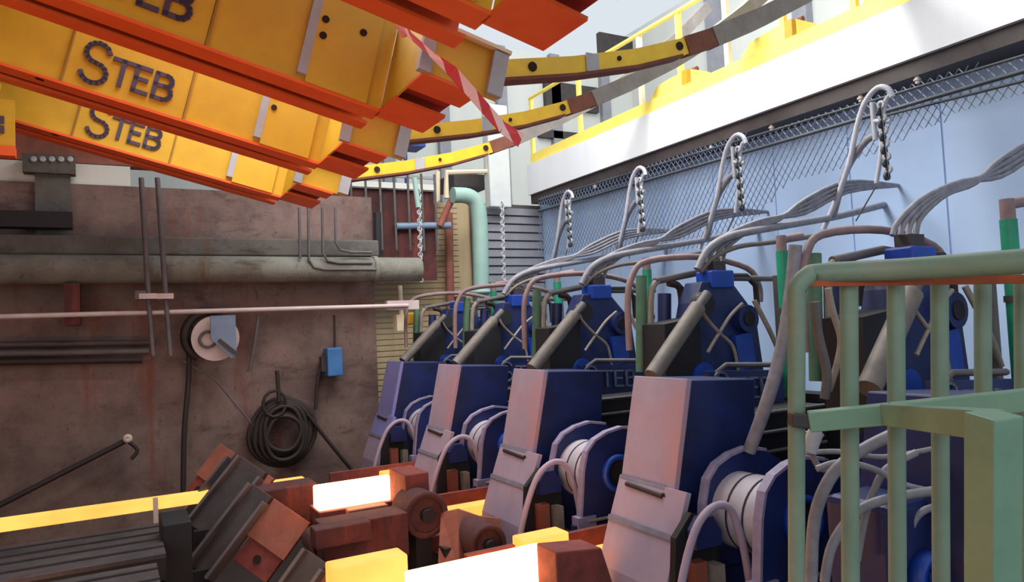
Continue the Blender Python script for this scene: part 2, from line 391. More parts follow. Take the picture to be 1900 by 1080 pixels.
# bright ledge at upper left
tag(MB().box((-3,9.0,1.73),(.2,9.2,1.95)).build('wall_ledge','white_wall'),'pale strip along the top of the brown wall at far left','ledge')
struct('trim_3', MB().box((-7,9.05,1.97),(.6,9.25,2.35)), 'bar_rust')
ms = thing('cable_bracket', at(90,330,'Y',8.9), 'dark bracket with a row of pale knobs on top of the wall, far left','bracket')
p=at(42,285,'Y',8.85);q=at(140,325,'Y',8.85)
MB().box((p.x,8.8,q.z),(q.x,8.95,p.z)).box((p.x+.1,8.86,q.z-.8),(q.x-.05,8.94,q.z)).build('body','duct_grey',ms)
for i in range(5):
    c=at(62+i*17,295,'Y',8.78); MB().ring(c,(0,1,0),.03,.001,.03,10).build('knob','chain_metal',ms)

# ------------------------------------------------------------------ back wall fittings
def wallpt(x,y,Y=8.8): return at(x,y,'Y',Y)
def wtube(name, pts, r, m, label, cat='pipe', Y=8.8, sub=0, group=None, seg=10):
    return tag(MB().tube([wallpt(x,y,Y) for x,y in pts], r, seg, sub=sub).build(name, m), label, cat, group)
lp = thing('large_pipe', wallpt(300,500,8.6), 'thick horizontal grey-green pipe across the brown concrete wall', 'pipe')
MB().tube([wallpt(-200,500,8.6), wallpt(778,500,8.6)], .15, 20).build('pipe_run','pipe_grey',lp)
MB().ring(wallpt(690,500,8.6),(1,0,0),.165,.15,.06).build('coupling','pipe_grey',lp)
tag(MB().box((wallpt(-200,460).x,8.62,wallpt(300,477).z),(2.9,8.9,wallpt(300,443).z)).build('cable_duct','duct_grey',bevel=.02),'grey horizontal duct lying just above the thick pipe','duct')
rd = thing('long_rod', wallpt(300,580,8.4), 'thin pale horizontal rod across the brown wall', 'rod')
MB().tube([wallpt(-150,592,8.4), wallpt(757,567,8.4)], .026, 8).build('rod','rod_light',rd)
MB().box((wallpt(700,575).x,8.41,wallpt(740,572).z-.03),(wallpt(757,575).x,8.5,wallpt(740,560).z)).build('end_bracket','rod_light',rd)
hb = tag(MB().box((wallpt(122,530).x,8.45,wallpt(122,605).z),(wallpt(150,530).x,8.8,wallpt(122,530).z)).build('rod_hanger','dark_rust'),'dark hanger block behind the thin pale rod at left','bracket')
for (x0,x1,lab) in ((262,276,'left of the two vertical grey conduits on the wall'),(292,308,'right of the two vertical grey conduits on the wall')):
    t = thing('vertical_conduit', wallpt(x1,560,8.5), lab, 'conduit', 'vertical conduits on the brown wall')
    MB().tube([wallpt(x0,330,8.35),wallpt(x1,560,8.35)], .026, 10).tube([wallpt(x1,560,8.35),wallpt(x1+8,660,8.35)], .022, 10).build('pipe_run','conduit',t)
    p=wallpt(x1,551,8.3); MB().box((p.x-.09,8.26,p.z-.02),(p.x+.07,8.42,p.z+.035)).build('clamp','rod_light',t)
tag(MB().box((wallpt(248,553).x,8.3,wallpt(250,560).z),(wallpt(268,553).x,8.4,wallpt(250,545).z)).build('small_clamp','conduit'),'small grey clamp left of the two conduits','clamp')
for i,(y,lab) in enumerate(((636,'upper dark horizontal pipe low on the wall at left'),(652,'middle dark horizontal pipe low on the wall at left'),(668,'lowest dark horizontal pipe low on the wall at left'))):
    wtube('wall_pipe', [(-150,y+6),(288-i*12,y)], .035, ['dark_steel','conduit','cable_black'][i], lab, group='dark horizontal pipes at left')
tag(MB().box((wallpt(-60,395).x,8.6,wallpt(0,425).z),(wallpt(135,400).x,8.79,wallpt(0,395).z)).build('dark_beam','black_steel'),'short dark beam end on the wall at far left','beam')
for i,(x,y1,x2) in enumerate(((555,480,560),(572,500,700),(598,488,690),(622,468,690))):
    pts=[(x,385),(x+2,y1)]
    if i: pts=[(x,385),(x+1,y1-18),(x+10,y1-4),(x+30,y1),(x2,y1)]
    wtube('bent_conduit', pts, .016, 'conduit', ['thin straight conduit crossing the wall, leftmost of four','thin bent conduit on the wall, lowest bend of the four','thin bent conduit on the wall, third from the left','thin bent conduit on the wall, nearest the beige siding'][i], 'conduit', Y=8.45, sub=0, group='thin conduits on the wall', seg=6)
wtube('drop_cable', [(351,590),(350,700),(342,800),(340,915)], .028, 'cable_black', 'dark vertical cable running down the wall below the round reel', 'cable', sub=4)
wtube('drop_cable', [(480,585),(472,640),(462,690)], .018, 'conduit', 'short thin cable hanging right of the round reel', 'cable', sub=4)
fl = thing('cable_reel', wallpt(400,640,8.75), 'round pale reel on a blue-grey square plate fixed to the brown wall', 'reel')
p=wallpt(390,586,8.6);q=wallpt(438,640,8.6)
c=wallpt(392,628,8.7)
MB().prism([(p.x,p.z),(q.x,p.z),(q.x,wallpt(438,662,8.6).z),(q.x-.06,wallpt(438,664,8.6).z),(p.x,q.z+.08)],8.58,8.62).build('back_plate','plate_steelblue',fl)
ra=[(c.x+.27*math.cos(math.radians(a_)),8.75,c.z+.03+.27*math.sin(math.radians(a_))) for a_ in range(60,241,12)]
MB().tube(ra,.045,8).build('dark_rim','cable_black',fl)
MB().tube([(c.x+.04,8.66,c.z),(c.x+.04,8.7,c.z)],.25,32).build('pale_disc','rod_light',fl)
MB().box((c.x-.05,8.7,c.z-.1),(c.x+.05,8.95,c.z+.1)).build('wall_mount','dark_steel',fl)
MB().ring((c.x-.04,8.63,c.z-.01),(0,1,0),.1,.07,.03,20).build('hub_ring','conduit',fl)
MB().beam((c.x+.06,8.57,c.z-.02),(c.x+.26,8.57,c.z-.2),.03,.04).build('arm','dark_steel',fl)
bx = thing('switch_box', wallpt(620,670,8.8), 'small blue switch box on the wall with a cable above', 'box')
p=wallpt(606,646,8.75);q=wallpt(636,697,8.75)
MB().box((p.x,8.72,q.z),(q.x,8.93,p.z)).build('body','wall_blue_box',bx,bevel=.015)
MB().tube([wallpt(621,646,8.85),wallpt(620,585,8.85)],.014,6).build('cable','cable_black',bx)
MB().tube([wallpt(606,670,8.85),wallpt(592,690,8.85),wallpt(585,760,8.85)],.02,6,sub=3).build('outlet_cable','cable_black',bx)
MB().box((wallpt(596,665).x,8.8,wallpt(596,690).z),(p.x,8.9,wallpt(596,662).z)).build('socket','dark_steel',bx)
# hose coil
hc = thing('hose_coil', wallpt(528,860,8.7), 'black coiled hose hanging on the brown wall', 'hose')
mb=MB()
for k in range(8):
    pts=[]; rx=.19+.042*(k%4)+.008*k; rz=.21+.028*k
    cx_=wallpt(528,806,8.7)
    for i in range(29):
        a=2*math.pi*i/28; pts.append((cx_.x+rx*math.cos(a)+.012*math.sin(3*a+k), 8.72+.03*(k%4), cx_.z+rz*math.sin(a)*(1.0 if math.sin(a)>0 else .92)))
    mb.tube(pts, .026, 8)
mb.tube([(cx_.x-.1+.13*math.cos(a_*.5),8.7,cx_.z+.36+.15*math.sin(a_*.5)) for a_ in range(13)],.018,8)
mb.build('coil','cable_black',hc)
MB().tube([wallpt(514,688,8.7),wallpt(518,745,8.7)],.024,8).build('peg','cable_black',hc)
MB().tube([wallpt(572,770,8.75),wallpt(610,820,8.75),wallpt(680,905,8.75)],.022,8,sub=4).build('loose_end','cable_black',hc)
wtube('wall_cable',[(340,670),(400,705),(470,790)],.012,'conduit','thin slanting cable on the wall left of the coiled hose','cable')
hk = thing('hook_rod', wallpt(100,880,8.7), 'dark slanting rod with a pale knob leaning on the brown wall', 'rod')
MB().tube([wallpt(-80,978,8.7),wallpt(235,817,8.7)],.028,8).build('rod','cable_black',hk)
MB().tube([wallpt(235,817,8.7),wallpt(255,835,8.7),wallpt(243,852,8.7)],.02,8,sub=4).build('hook','cable_black',hk)
MB().ring(wallpt(237,814,8.66),(0,1,0),.045,.001,.05,12).build('knob','hook_knob',hk)
# valve box on the siding
vb = thing('valve_box', wallpt(757,600,8.9), 'pale valve box with a yellow cap beside the rod end', 'valve')
p=wallpt(736,584,8.9);q=wallpt(757,613,8.9); MB().box((p.x,8.9,q.z),(q.x,9.05,p.z)).build('body','cream_paint',vb)
p=wallpt(755,580,8.85);q=wallpt(782,616,8.85); MB().box((p.x,8.85,q.z+.1),(q.x,9.05,p.z)).build('cap','valve_yellow',vb,bevel=.02)
MB().tube([wallpt(745,585,8.95),wallpt(742,530,8.95)],.03,8).build('stem','cream_paint',vb)
wtube('drop_pipe',[(700,395),(702,520)],.05,'black_steel','dark vertical pipe at the right edge of the concrete wall',Y=8.85)
wtube('wall_pipe',[(735,420),(835,418)],.05,'plate_steelblue','short bluish horizontal pipe on the siding under the gallery',Y=9.6)

# ------------------------------------------------------------------ overhead twin beams
SL = math.radians(14.3); U = Vector((math.cos(SL),0,-math.sin(SL))); V = Vector((math.sin(SL),0,math.cos(SL)))
B0 = Vector((1.46, 0, 1.34))                       # bottom right tip of the long beam (web foot)
def bpnt(s, h, y): v = B0+U*s+V*h; return Vector((v.x, y, v.z))
def bbox(mb, s0, s1, h0, h1, y0, y1):
    c = bpnt((s0+s1)/2, (h0+h1)/2, (y0+y1)/2); return mb.obb(c, (U, (0,1,0), V), (abs(s1-s0)/2, abs(y1-y0)/2, abs(h1-h0)/2))
beam_labels = ['yellow and orange twin beam, topmost and nearest, mostly cut off by the frame',
 'yellow and orange twin beam with three holes in its end plate, second from top',
 'yellow and orange twin beam with STEB in full on its web, third from top',
 'yellow and orange twin beam, lowest and furthest of the overhead beams']
by = 4.22
bm0 = thing('carrier_beam', (0,by,1.8), beam_labels[1], 'beam', 'overhead twin carrier beams')
H = .62
bbox(MB(), -4.6, 0, .02, H, by+.02, by+.04).build('near_web','yellow_paint',bm0)
bbox(MB(), -4.6, 0, 0, .02, by, by+.165).build('near_flange','glow_orange',bm0)
mb=MB(); bbox(mb,-4.6,-.03,0,.03,by-.006,by); 
bbox(MB(), -4.6, -.02, .02, H, by+.34, by+.36).build('far_web','glow_orange',bm0)
bbox(MB(), -4.6, 0, 0, .02, by+.27, by+.40).build('far_flange','glow_orange',bm0)
bbox(MB(), -4.6, 0, H, H+.02, by, by+.40).build('top_flange','yellow_paint',bm0)
bbox(MB(), -4.5, -.05, .1, .12, by+.04, by+.32).build('inner_channel','glow_orange_shade',bm0)
# short end box in front of the long beam
ey0, ey1 = 3.5, 4.21; e0, e1 = -.01, .32
bbox(MB(), e0, e1+.12, .02, .29, ey0+.02, ey0+.035).build('end_box_web','yellow_paint',bm0)
q0=bpnt(e0+.005,.02,ey0+.02); q1=bpnt(e0+.005,.29,ey0+.02); q2=bpnt(e0+.005,.56,ey1); q3=bpnt(e0+.005,.02,ey1); qd=U*.015
MB()._add([q0,q1,q2,q3,q0+qd,q1+qd,q2+qd,q3+qd],[(0,1,2,3),(7,6,5,4),(0,4,5,1),(1,5,6,2),(2,6,7,3),(3,7,4,0)]).build('end_box_side','yellow_paint',bm0)
bbox(MB(), e0, e1, 0, .02, ey0, ey0+.24).build('end_box_flange','glow_orange',bm0)
bbox(MB(), e0, e1, 0, .02, ey1-.26, ey1+.1).build('end_box_flange','glow_orange',bm0)
bbox(MB(), e0+.02, e1, .07, .09, ey0+.04, ey1).build('end_box_channel','glow_orange_shade',bm0)
mb=MB(); bbox(mb, -.3, e1+.14, .29, .31, ey0-.03, ey0+.1); mb.build('end_box_lit_top','cream_paint',bm0)  # cream colour stands for sky light along the yellow flange edge
bbox(MB(), e0-.035, e0+.035, .01, .29, ey0-.025, ey0+.02).build('stiffener','grey_edge',bm0)
bbox(MB(), e1+.04, e1+.13, .03, .28, ey0-.025, ey0+.02).build('stiffener','grey_edge',bm0)
bbox(MB(), -.53, -.475, .06, H, by-.015, by+.02).build('stiffener','grey_edge',bm0)
pl = bbox(MB(), -.475, -.10, .02, H, by-.012, by+.02).build('end_plate','yellow_paint',bm0)
for px,py in ((605,35),(600,65),(675,60)):
    c=at(px,py,'Y',by-.02); MB().tube([(c.x,by-.02,c.z),(c.x,by-.005,c.z)],.022,14).build('bolt_hole','hole',pl)
for s in (-1.02,-1.80,-3.0): bbox(MB(), s-.006, s+.006, .02, H, by+.0, by+.02).build('web_joint','joint_brown',bm0)
bbox(MB(), -1.80, -1.03, .02, H, by+.008, by+.02).build('name_plate','yellow_paint',bm0)
mb=MB(); sz=[(0,.075,.17,.29),(.19,.115,.125,.18),(.33,.115,.10,.18),(.455,.115,.13,.18)]
write(mb,'STEB', bpnt(-1.72,.0,by+.0), U, V, sz, .03, (0,1,0), .006)
mb.build('lettering','ink',bm0)
bbox(MB(), -1.95, -1.9, -.002, 0, by+.03, by+.07).build('bolt_hole','hole',bm0)
for sy in (0.1,):
    for s in (-3.6,-.9):
        a=bpnt(s,H,by+.17); MB().tube([a,(a.x,a.y,4.6)],.03,8).build('hanger_rod','dark_steel',bm0)
beams=[bm0]
for n in (-1,1,2):
    beams.append(copy_tree(bm0,(0,1.5*n,0),beam_labels[n+1], skip=('lettering',) if n==-9 else ()))
p=at(-40,180,'Y',6.9);q=at(28,272,'Y',6.9)
cp = thing('cover_plate',(p.x,6.9,q.z),'small yellow plate with dark marks at the left edge under the beams','plate')
MB().box((p.x,6.9,q.z),(q.x,6.93,p.z)).tube([(p.x+.1,6.915,p.z),(p.x+.1,7.2,p.z+.2)],.02,6).build('sheet','yellow_paint',cp)
for y in (222,240): 
    c=at(2,y,'Y',6.89); MB().box((c.x-.03,6.885,c.z-.03),(c.x+.02,6.9,c.z+.03)).build('mark','ink',cp)
MB().box((p.x,6.88,q.z-.08),(q.x,7.0,q.z)).build('lower_lip','glow_orange',cp)

# dummy bars
bar_labels=['curved grey dummy bar with yellow arm, second from the camera with rusty joint','curved grey dummy bar with yellow arm, third from the camera','curved grey dummy bar with yellow arm, furthest from the camera','curved grey dummy bar with yellow arm, nearest the camera']
yb=3.8
db=thing('dummy_bar',(2.8,yb,1.7),bar_labels[0],'bar','curved dummy bars')
def chain_prism(pts,h,w,mb,y):
    P=[Vector((x,0,z)) for x,z in pts]; up=[];dn=[]
    for i,p in enumerate(P):
        a=(P[min(i+1,len(P)-1)]-P[max(i-1,0)]).normalized(); n=Vector((-a.z,0,a.x)); up.append(p+n*h/2); dn.append(p-n*h/2)
    for i in range(len(P)-1): mb.prism([(dn[i].x,dn[i].z),(dn[i+1].x,dn[i+1].z),(up[i+1].x,up[i+1].z),(up[i].x,up[i].z)],y-w/2,y+w/2)
    return mb
chain_prism([(1.62,1.505),(2.05,1.53),(2.6,1.63),(3.1,1.75),(3.55,1.895)],.115,.09,MB(),yb).build('arm','arm_yellow',db)
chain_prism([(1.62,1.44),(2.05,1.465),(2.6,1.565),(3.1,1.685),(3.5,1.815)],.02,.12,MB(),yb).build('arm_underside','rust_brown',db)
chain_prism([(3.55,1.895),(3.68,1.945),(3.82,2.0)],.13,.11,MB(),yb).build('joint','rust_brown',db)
chain_prism([(3.82,2.0),(4.3,2.22),(4.8,2.48),(5.3,2.78),(5.8,3.13),(6.3,3.53),(6.8,3.98)],.14,.12,MB(),yb).build('bar','bar_steel',db)
for x,z in ((2.28,1.575),(3.48,1.88),(2.95,1.72)):
    MB().tube([(x,yb-.055,z),(x,yb-.046,z)],.03 if x<2.5 or x>3.2 else .016,12).build('pin_hole','hole',db)
MB().box((2.68,yb-.055,1.6),(2.78,yb-.046,1.72)).build('repair_patch','grey_edge',db)
for n,l in ((1,1),(2,2),(-1,3)): copy_tree(db,(0,1.5*n,0),bar_labels[l])

# barrier tape hanging from the near end box
def ribbon(pts, w, y):
    mb=MB(); P=[at(x,yy,'Y',y) for x,yy in pts]
    for i in range(len(P)-1):
        d=(P[i+1]-P[i]).normalized(); n=Vector((-d.z,0,d.x))
        t0,t1=w[i],w[i+1]; k=.03*math.sin(i*1.3); k2=.03*math.sin((i+1)*1.3)
        a=P[i]+n*t0/2; b_=P[i]-n*t0/2; c=P[i+1]-n*t1/2; d_=P[i+1]+n*t1/2
        e=Vector((0,.004,0))
        a,d_=a+Vector((0,k,0)),d_+Vector((0,k2,0))
        mb._add([a,b_,c,d_,a+e,b_+e,c+e,d_+e],[(0,1,2,3),(7,6,5,4),(0,3,7,4),(1,5,6,2),(0,4,5,1),(3,2,6,7)])
    return mb
tp=thing('barrier_tape',at(965,258,'Y',3.42),'red and white striped barrier tape hanging from the beam end','tape')
ribbon([(738,30),(762,62),(800,98),(840,135),(875,175),(905,205),(935,235),(968,260)],[.03,.045,.04,.055,.05,.07,.085,.09],3.42).build('long_strip','barrier_tape',tp)
ribbon([(722,12),(738,40),(752,68)],[.03,.04,.04],3.44).build('short_tail','barrier_tape',tp)

# ------------------------------------------------------------------ withdrawal units
unit_labels={0:'blue withdrawal unit without pink guard, behind the green railing',
 1:'large blue withdrawal unit with pink guard plate, just left of the green railing',
 2:'blue withdrawal unit with pink guard, second to the left of the railing',
 3:'blue withdrawal unit with pink guard, third to the left of the railing',
 4:'furthest blue withdrawal unit with a lilac guard plate, beside the concrete wall'}
un=thing('withdrawal_unit',(3.2,3.3,FZ),unit_labels[1],'machine','row of withdrawal units')
gp=MB().strip([(2.60,-.915),(2.735,-.335)],-.035,3.04,3.5).build('guard_plate','pink_plate',un,bevel=.004)
low=[(2.44,-1.95),(2.395,-1.72),(2.385,-1.55),(2.41,-1.38),(2.50,-1.125)]
MB().strip([(2.50,-1.135),(2.59,-.905)],-.035,2.93,3.5).build('middle_guard','pink_plate',un,bevel=.004)
MB().strip(low,-.035,2.93,3.5).build('curved_guard','pink_plate',un)
MB().strip([(2.493,-1.143),(2.503,-1.117)],.008,2.93,3.5).build('seam','seam_grey',un)
MB().strip([(2.590,-.925),(2.60,-.903)],.008,3.1,3.5).build('seam','seam_grey',un)
MB().tube([(2.57,3.1,-.955),(2.575,3.42,-.94)],.014,8).tube([(2.57,3.1,-.955),(2.61,3.1,-.955)],.02,8).build('lift_handle','cable_black',un)
MB().prism([(2.775,-.345),(3.26,-.375),(3.2,-1.05),(2.64,-1.1),(2.635,-.92)],3.05,3.49).build('housing','blue_paint',un,bevel=.008)
MB().prism([(2.56,-1.12),(3.25,-1.05),(3.25,-1.9),(2.46,-1.9),(2.43,-1.55)],2.95,3.48).build('lower_body','scale_rust',un)
ol=[(2.66,-1.32),(2.70,-.98),(2.735,-.86),(2.80,-.795),(2.90,-.755),(3.02,-.735),(3.16,-.76),(3.34,-.86),(3.38,-1.1),(3.34,-1.36)]
for y,nm in ((2.91,'far_bracket'),(2.53,'near_bracket')):
    b_=MB().prism(ol,y,y+.045).build(nm,'blue_paint',un)
    e=MB().strip(ol[:7],.016,y-.004,y+.049).build('worn_edge','edge_worn',b_)
    MB().box((2.6,y,-1.75),(2.95,y+.045,-1.32)).build('bracket_foot','blue_paint',b_)
    if y<2.7:
        MB().ring((2.95,y-.05,-1.02),(0,1,0),.125,.09,.05,28).build('bearing_ring','blue_bright',b_)
        MB().tube([(2.95,y-.012,-1.02),(2.95,y,-1.02)],.09,24).build('bearing_bore','black_steel',b_)
        MB().tube([(2.70,y-.02,-1.30),(3.34,y-.02,-1.30)],.012,6).build('base_pipe','hose_beige',b_)
        MB().box((2.62,y-.02,-1.42),(2.76,y+.06,-1.27)).build('foot_block','edge_worn',b_)
MB().tube([(2.93,2.57,-1.04),(2.93,2.92,-1.04)],.20,32).build('roll_drum','drum_cream',un)
MB().ring((2.93,2.69,-1.04),(0,1,0),.204,.19,.010,32).tube([(2.93,2.6,-1.04),(2.93,2.9,-1.04)],.1,8).ring((2.93,2.80,-1.04),(0,1,0),.204,.19,.010,32).build('drum_groove','cable_black',un)
MB().tube([(2.27,2.7,-1.42),(2.34,2.7,-1.2),(2.42,2.7,-1.03),(2.5,2.7,-.95),(2.59,2.7,-.925),(2.67,2.7,-.97),(2.73,2.7,-1.14),(2.76,2.7,-1.33),(2.79,2.7,-1.6)],.02,8,sub=3).build('hoop_guard','pink_plate',un)
MB().prism([(2.5,-1.06),(2.55,-1.0),(2.62,-1.0),(2.67,-1.08),(2.67,-1.15),(2.5,-1.15)],2.78,2.84).build('hoop_panel','blue_paint',un)
MB().prism([(2.40,-1.5),(2.44,-1.1),(2.55,-.99),(2.66,-1.03),(2.72,-1.2),(2.74,-1.5)],2.86,2.9).build('hoop_shade_sheet','black_steel',un)  # black sheet added to make the inside of the hoop dark
MB().box((2.5,2.8,-1.5),(2.58,2.88,-1.22)).build('clamp_block','bar_rust',un)
MB().box((2.62,2.78,-1.5),(2.68,2.88,-1.25)).build('clamp_block','hose_beige',un)
MB().tube([(2.45,2.65,-1.5),(2.75,2.9,-1.5)],.07,12).box((2.5,2.6,-1.75),(2.62,2.9,-1.45)).build('lower_roll','bar_rust',un)
MB().box((2.46,2.5,FZ),(4.3,3.95,-1.75)).build('base_frame','dark_steel',un)
# rear tower
MB().box((3.28,3.3,-1.75),(4.15,3.95,-.62)).build('rear_housing','black_steel',un)
for z in (-.62,-.74,-.86,-.98): MB().tube([(3.3,3.26,z),(4.1,3.26,z)],.013,6).build('housing_pipe','conduit',un)
MB().prism([(3.3,-.04),(3.62,-.0),(3.6,-.62),(3.28,-.62)],3.86,4.1).build('dark_cabinet','black_steel',un)
MB().prism([(3.70,.25),(3.99,.25),(4.22,0.0),(4.29,-.62),(3.54,-.62),(3.50,-.3),(3.62,.1)],3.9,4.08).build('tower_plate','blue_paint',un,bevel=.01)
MB().box((3.78,3.88,.2),(4.0,4.05,.33)).build('tower_cap','blue_bright',un,bevel=.012)
MB().box((3.84,3.92,.33),(3.96,4.02,.40)).build('cap_fitting','dark_steel',un)
MB().tube([(4.07,3.83,-.03),(4.07,3.9,-.03)],.1,20).build('bearing_boss','blue_paint',un)
MB().tube([(4.07,3.82,-.03),(4.07,3.832,-.03)],.055,16).build('boss_bore','black_steel',un)
MB().tube([(3.66,3.83,.09),(3.66,3.9,.09)],.085,18).build('pivot','black_steel',un)
MB().tube([(3.62,3.84,-.42),(3.62,3.9,-.42)],.1,18).build('lower_boss','blue_bright',un)
MB().prism([(3.95,-.15),(4.12,-.13),(4.15,-.38),(3.98,-.4)],3.86,3.9).build('lit_patch','blue_bright',un)  # brighter blue stands for light falling on the tower plate
MB().tube([at(1210,698,'Y',3.62),at(1295,570,'Y',3.70)],.055,14).build('ram_barrel','hose_tan',un)
MB().tube([at(1293,573,'Y',3.70),at(1312,545,'Y',3.72)],.034,10).build('ram_rod','conduit',un)
MB().tube([(3.56,3.8,.15),(3.60,3.8,.02),(3.74,3.8,-.12),(3.86,3.8,-.22),(3.90,3.8,-.40)],.013,6,sub=4).build('crossing_hose','hose_beige',un)
MB().tube([(3.98,3.8,.08),(3.86,3.8,.0),(3.74,3.8,-.12),(3.62,3.8,-.25)],.013,6,sub=4).build('crossing_hose','hose_beige',un)
MB().tube([(3.47,3.6,-.52),(3.5,3.6,-.37),(3.58,3.6,-.33),(4.06,3.6,-.36)],.018,6).build('sign_rail','conduit',un)
MB().prism([(3.42,-.36),(4.12,-.4),(4.12,-.62),(3.42,-.62)],3.6,3.64).build('sign_plate','blue_paint',un)
mb=MB(); write(mb,'STEB',(3.45,3.585,-.56),(1,0,-.06),(0,0,1),[(0,0,.14,.19),(.18,.02,.11,.13),(.31,.02,.1,.13),(.43,.02,.1,.13)],.014,(0,1,0),.008)
mb.build('sign_lettering','emboss_grey',un)
# green post with collar, beige pipes next to it
MB().tube([(4.19,3.6,-.6),(4.19,3.6,.44)],.042,14).build('green_post','green_post',un)
MB().tube([(4.19,3.6,.0),(4.19,3.6,.035)],.05,14).build('post_collar','dark_steel',un)
MB().tube([(4.19,3.6,.44),(4.19,3.6,.55)],.036,12).tube([(4.19,3.6,.52),(4.4,3.6,.55)],.03,10).build('post_head','pipe_red',un)
hp=lambda x,y,Y=4.15: at(x,y,'Y',Y)
MB().tube([hp(1168,650),hp(1165,560),hp(1172,515),hp(1200,485),hp(1300,477),hp(1385,497),hp(1408,530),hp(1410,560)],.024,8,sub=4).build('header_pipe','pipe_red',un)
MB().tube([hp(1208,690),hp(1207,560),hp(1214,528),hp(1226,520)],.024,8,sub=3).build('riser_pipe','hose_beige',un)
MB().tube([hp(1190,690,4.2),hp(1190,512,4.2)],.04,10).build('green_riser','green_dull',un)
MB().tube([hp(1233,650,4.2),hp(1233,545,4.2)],.05,10).build('blue_riser','blue_paint',un)
MB().tube([hp(1215,522),hp(1300,505),hp(1345,510)],.026,8).tube([(3.99,4.0,.28),(4.6,4.0,.27)],.022,8).build('cross_pipe','conduit',un)
MB().tube([hp(1240,525),hp(1262,535),hp(1266,585)],.028,8,sub=3).build('dark_hose','cable_black',un)
MB().tube([hp(1325,512,4.0),hp(1385,512,4.0),hp(1402,530,4.0),hp(1406,580,4.0)],.022,8).build('black_lead','cable_black',un)
MB().tube([(4.1,3.8,.1),(4.2,3.75,-.15),(4.3,3.75,-.35)],.018,8,sub=3).build('tan_hose','hose_beige',un)
MB().tube([(4.35,3.8,-.62),(4.35,3.8,.28)],.03,8).build('rear_pipe','conduit',un)
units={1:un}
for n in (2,3,4): units[n]=copy_tree(un,(0,1.5*(n-1),0),unit_labels[n])
for ch in units[4].children:
    if ch.name.startswith(('guard_plate','middle_guard')):
        ch.data=ch.data.copy(); ch.data.materials[0]=M['lilac_plate']
units[0]=copy_tree(un,(0,-1.5,0),unit_labels[0],skip=('guard_plate','middle_guard','curved_guard','seam','lift_handle','hoop_guard','far_bracket','near_bracket','roll_drum','drum_groove','hoop_panel','hoop_shade_sheet','clamp_block','lower_roll','lower_body','base_frame','rear_housing'))
u0=units[0]; u0['_o']=[3.2,1.8,FZ]
MB().box((2.9,2.02,FZ),(4.3,2.45,-1.4)).build('base_frame','dark_steel',u0)
MB().box((3.3,1.9,-1.4),(4.15,2.45,-.6)).build('rear_housing','blue_paint',u0)

tag(MB().box((4.5,-1.0,FZ),(4.6,9.6,-.62)).box((4.46,-1.0,-.66),(4.64,9.6,-.6)).build('rear_partition','black_steel'),'low dark partition running behind the row of blue units','partition')

# ------------------------------------------------------------------ hoses around the units
names=['nearest the camera, behind the green railing','second from the camera','third from the camera','furthest from the camera']
# bundles from the tower caps to the right wall
hb_=thing('hose_bundle',(4.6,2.5,.4),'four grey hoses arching from tower cap to blue wall, '+'railing unit','hoses','hose bundles to the blue wall')
for k in range(4):
    MB().tube([(3.80+.07*k,2.5,.40),(3.86+.07*k,2.5,.48+.01*k),(4.1+.08*k,2.5,.62+.012*k),(4.5+.05*k,2.5,.74),(4.95,2.5,.80+.035*k),(5.5,2.5,1.0+.03*k),(6.24,2.52,1.1)],.017,8,sub=4).build('hose','hose_grey',hb_)
for n in (1,2,3): copy_tree(hb_,(0,1.5*n,0),'four grey hoses arching from tower cap to blue wall, '+names[n])
# festoon loops with chains under the walkway
fs_lab=['hose loop hung from the walkway edge beside a dark chain, ']
def fpt(px,py): return at(px,py,'X',5.35)
fs=thing('hanging_hose_loop',fpt(1650,340),fs_lab[0]+'nearest the camera','hose','hose loops under the walkway')
MB().tube([fpt(x,y) for x,y in ((1528,425),(1552,370),(1576,300),(1590,235),(1605,190),(1628,163),(1648,165),(1656,180))],.022,8,sub=4).build('outer_hose','hose_white',fs)
MB().tube([fpt(x,y)+Vector((.04,0,0)) for x,y in ((1540,400),(1556,340),(1572,300),(1600,262),(1622,248))],.03,8,sub=4).build('inner_hose','hose_grey',fs)
MB().tube([fpt(x,y) for x,y in ((1656,172),(1642,190),(1636,240),(1634,290),(1626,340))],.018,8,sub=4).build('return_hose','hose_white',fs)
mb=MB(); mb2=MB()
for q_ in (mb,mb2): q_.tube([fpt(1638,195)+Vector((-.03,0,0)),fpt(1653,330)+Vector((-.03,0,0))],.008,5)
for i in range(12):
    c=fpt(1638+ i*1.3, 195+i*12); (mb if i%2 else mb2).ring(c+Vector((-.03,0,0)),(0,1,0) if i%2 else (1,0,0),.034,.014,.02,10)
ch_=mb.build('chain_links','chain_dark',fs); mb2.build('chain_links','chain_metal',fs)
MB().tube([fpt(1622,225),fpt(1652,225)],.02,6).tube([fpt(1618,190),fpt(1624,260)],.02,6).build('clamp','chain_metal',fs)
MB().tube([fpt(1626,345),fpt(1588,410)],.006,5).build('tie_wire','conduit',fs)
for n in (1,2,3): copy_tree(fs,(0,1.5*n,0),fs_lab[0]+names[n].replace(', behind the green railing',''))
# fat grey hose arcs left of each bundle (between units, towards the wall)
ah=thing('arched_hose',(4.6,3.9,.3),'fat pale hose arching over the unit towards the wall, '+names[1],'hose','fat hoses arching over the units')
MB().tube([deep(*q) for q in ((1294,500,5.3),(1315,462,5.35),(1350,440,5.45),(1400,428,5.6),(1470,416,5.9),(1560,400,6.3),(1640,380,6.7))],.03,8,sub=5).build('thick_hose','hose_grey',ah)
MB().tube([deep(*q) for q in ((1300,505,5.3),(1325,478,5.35),(1370,458,5.45),(1430,450,5.6),(1500,440,5.9),(1570,425,6.3))],.018,8,sub=5).build('thin_hose','hose_tan',ah)
for n in (1,2): copy_tree(ah,(0,1.5*n,0),'fat pale hose arching over the unit towards the wall, '+names[n+1])
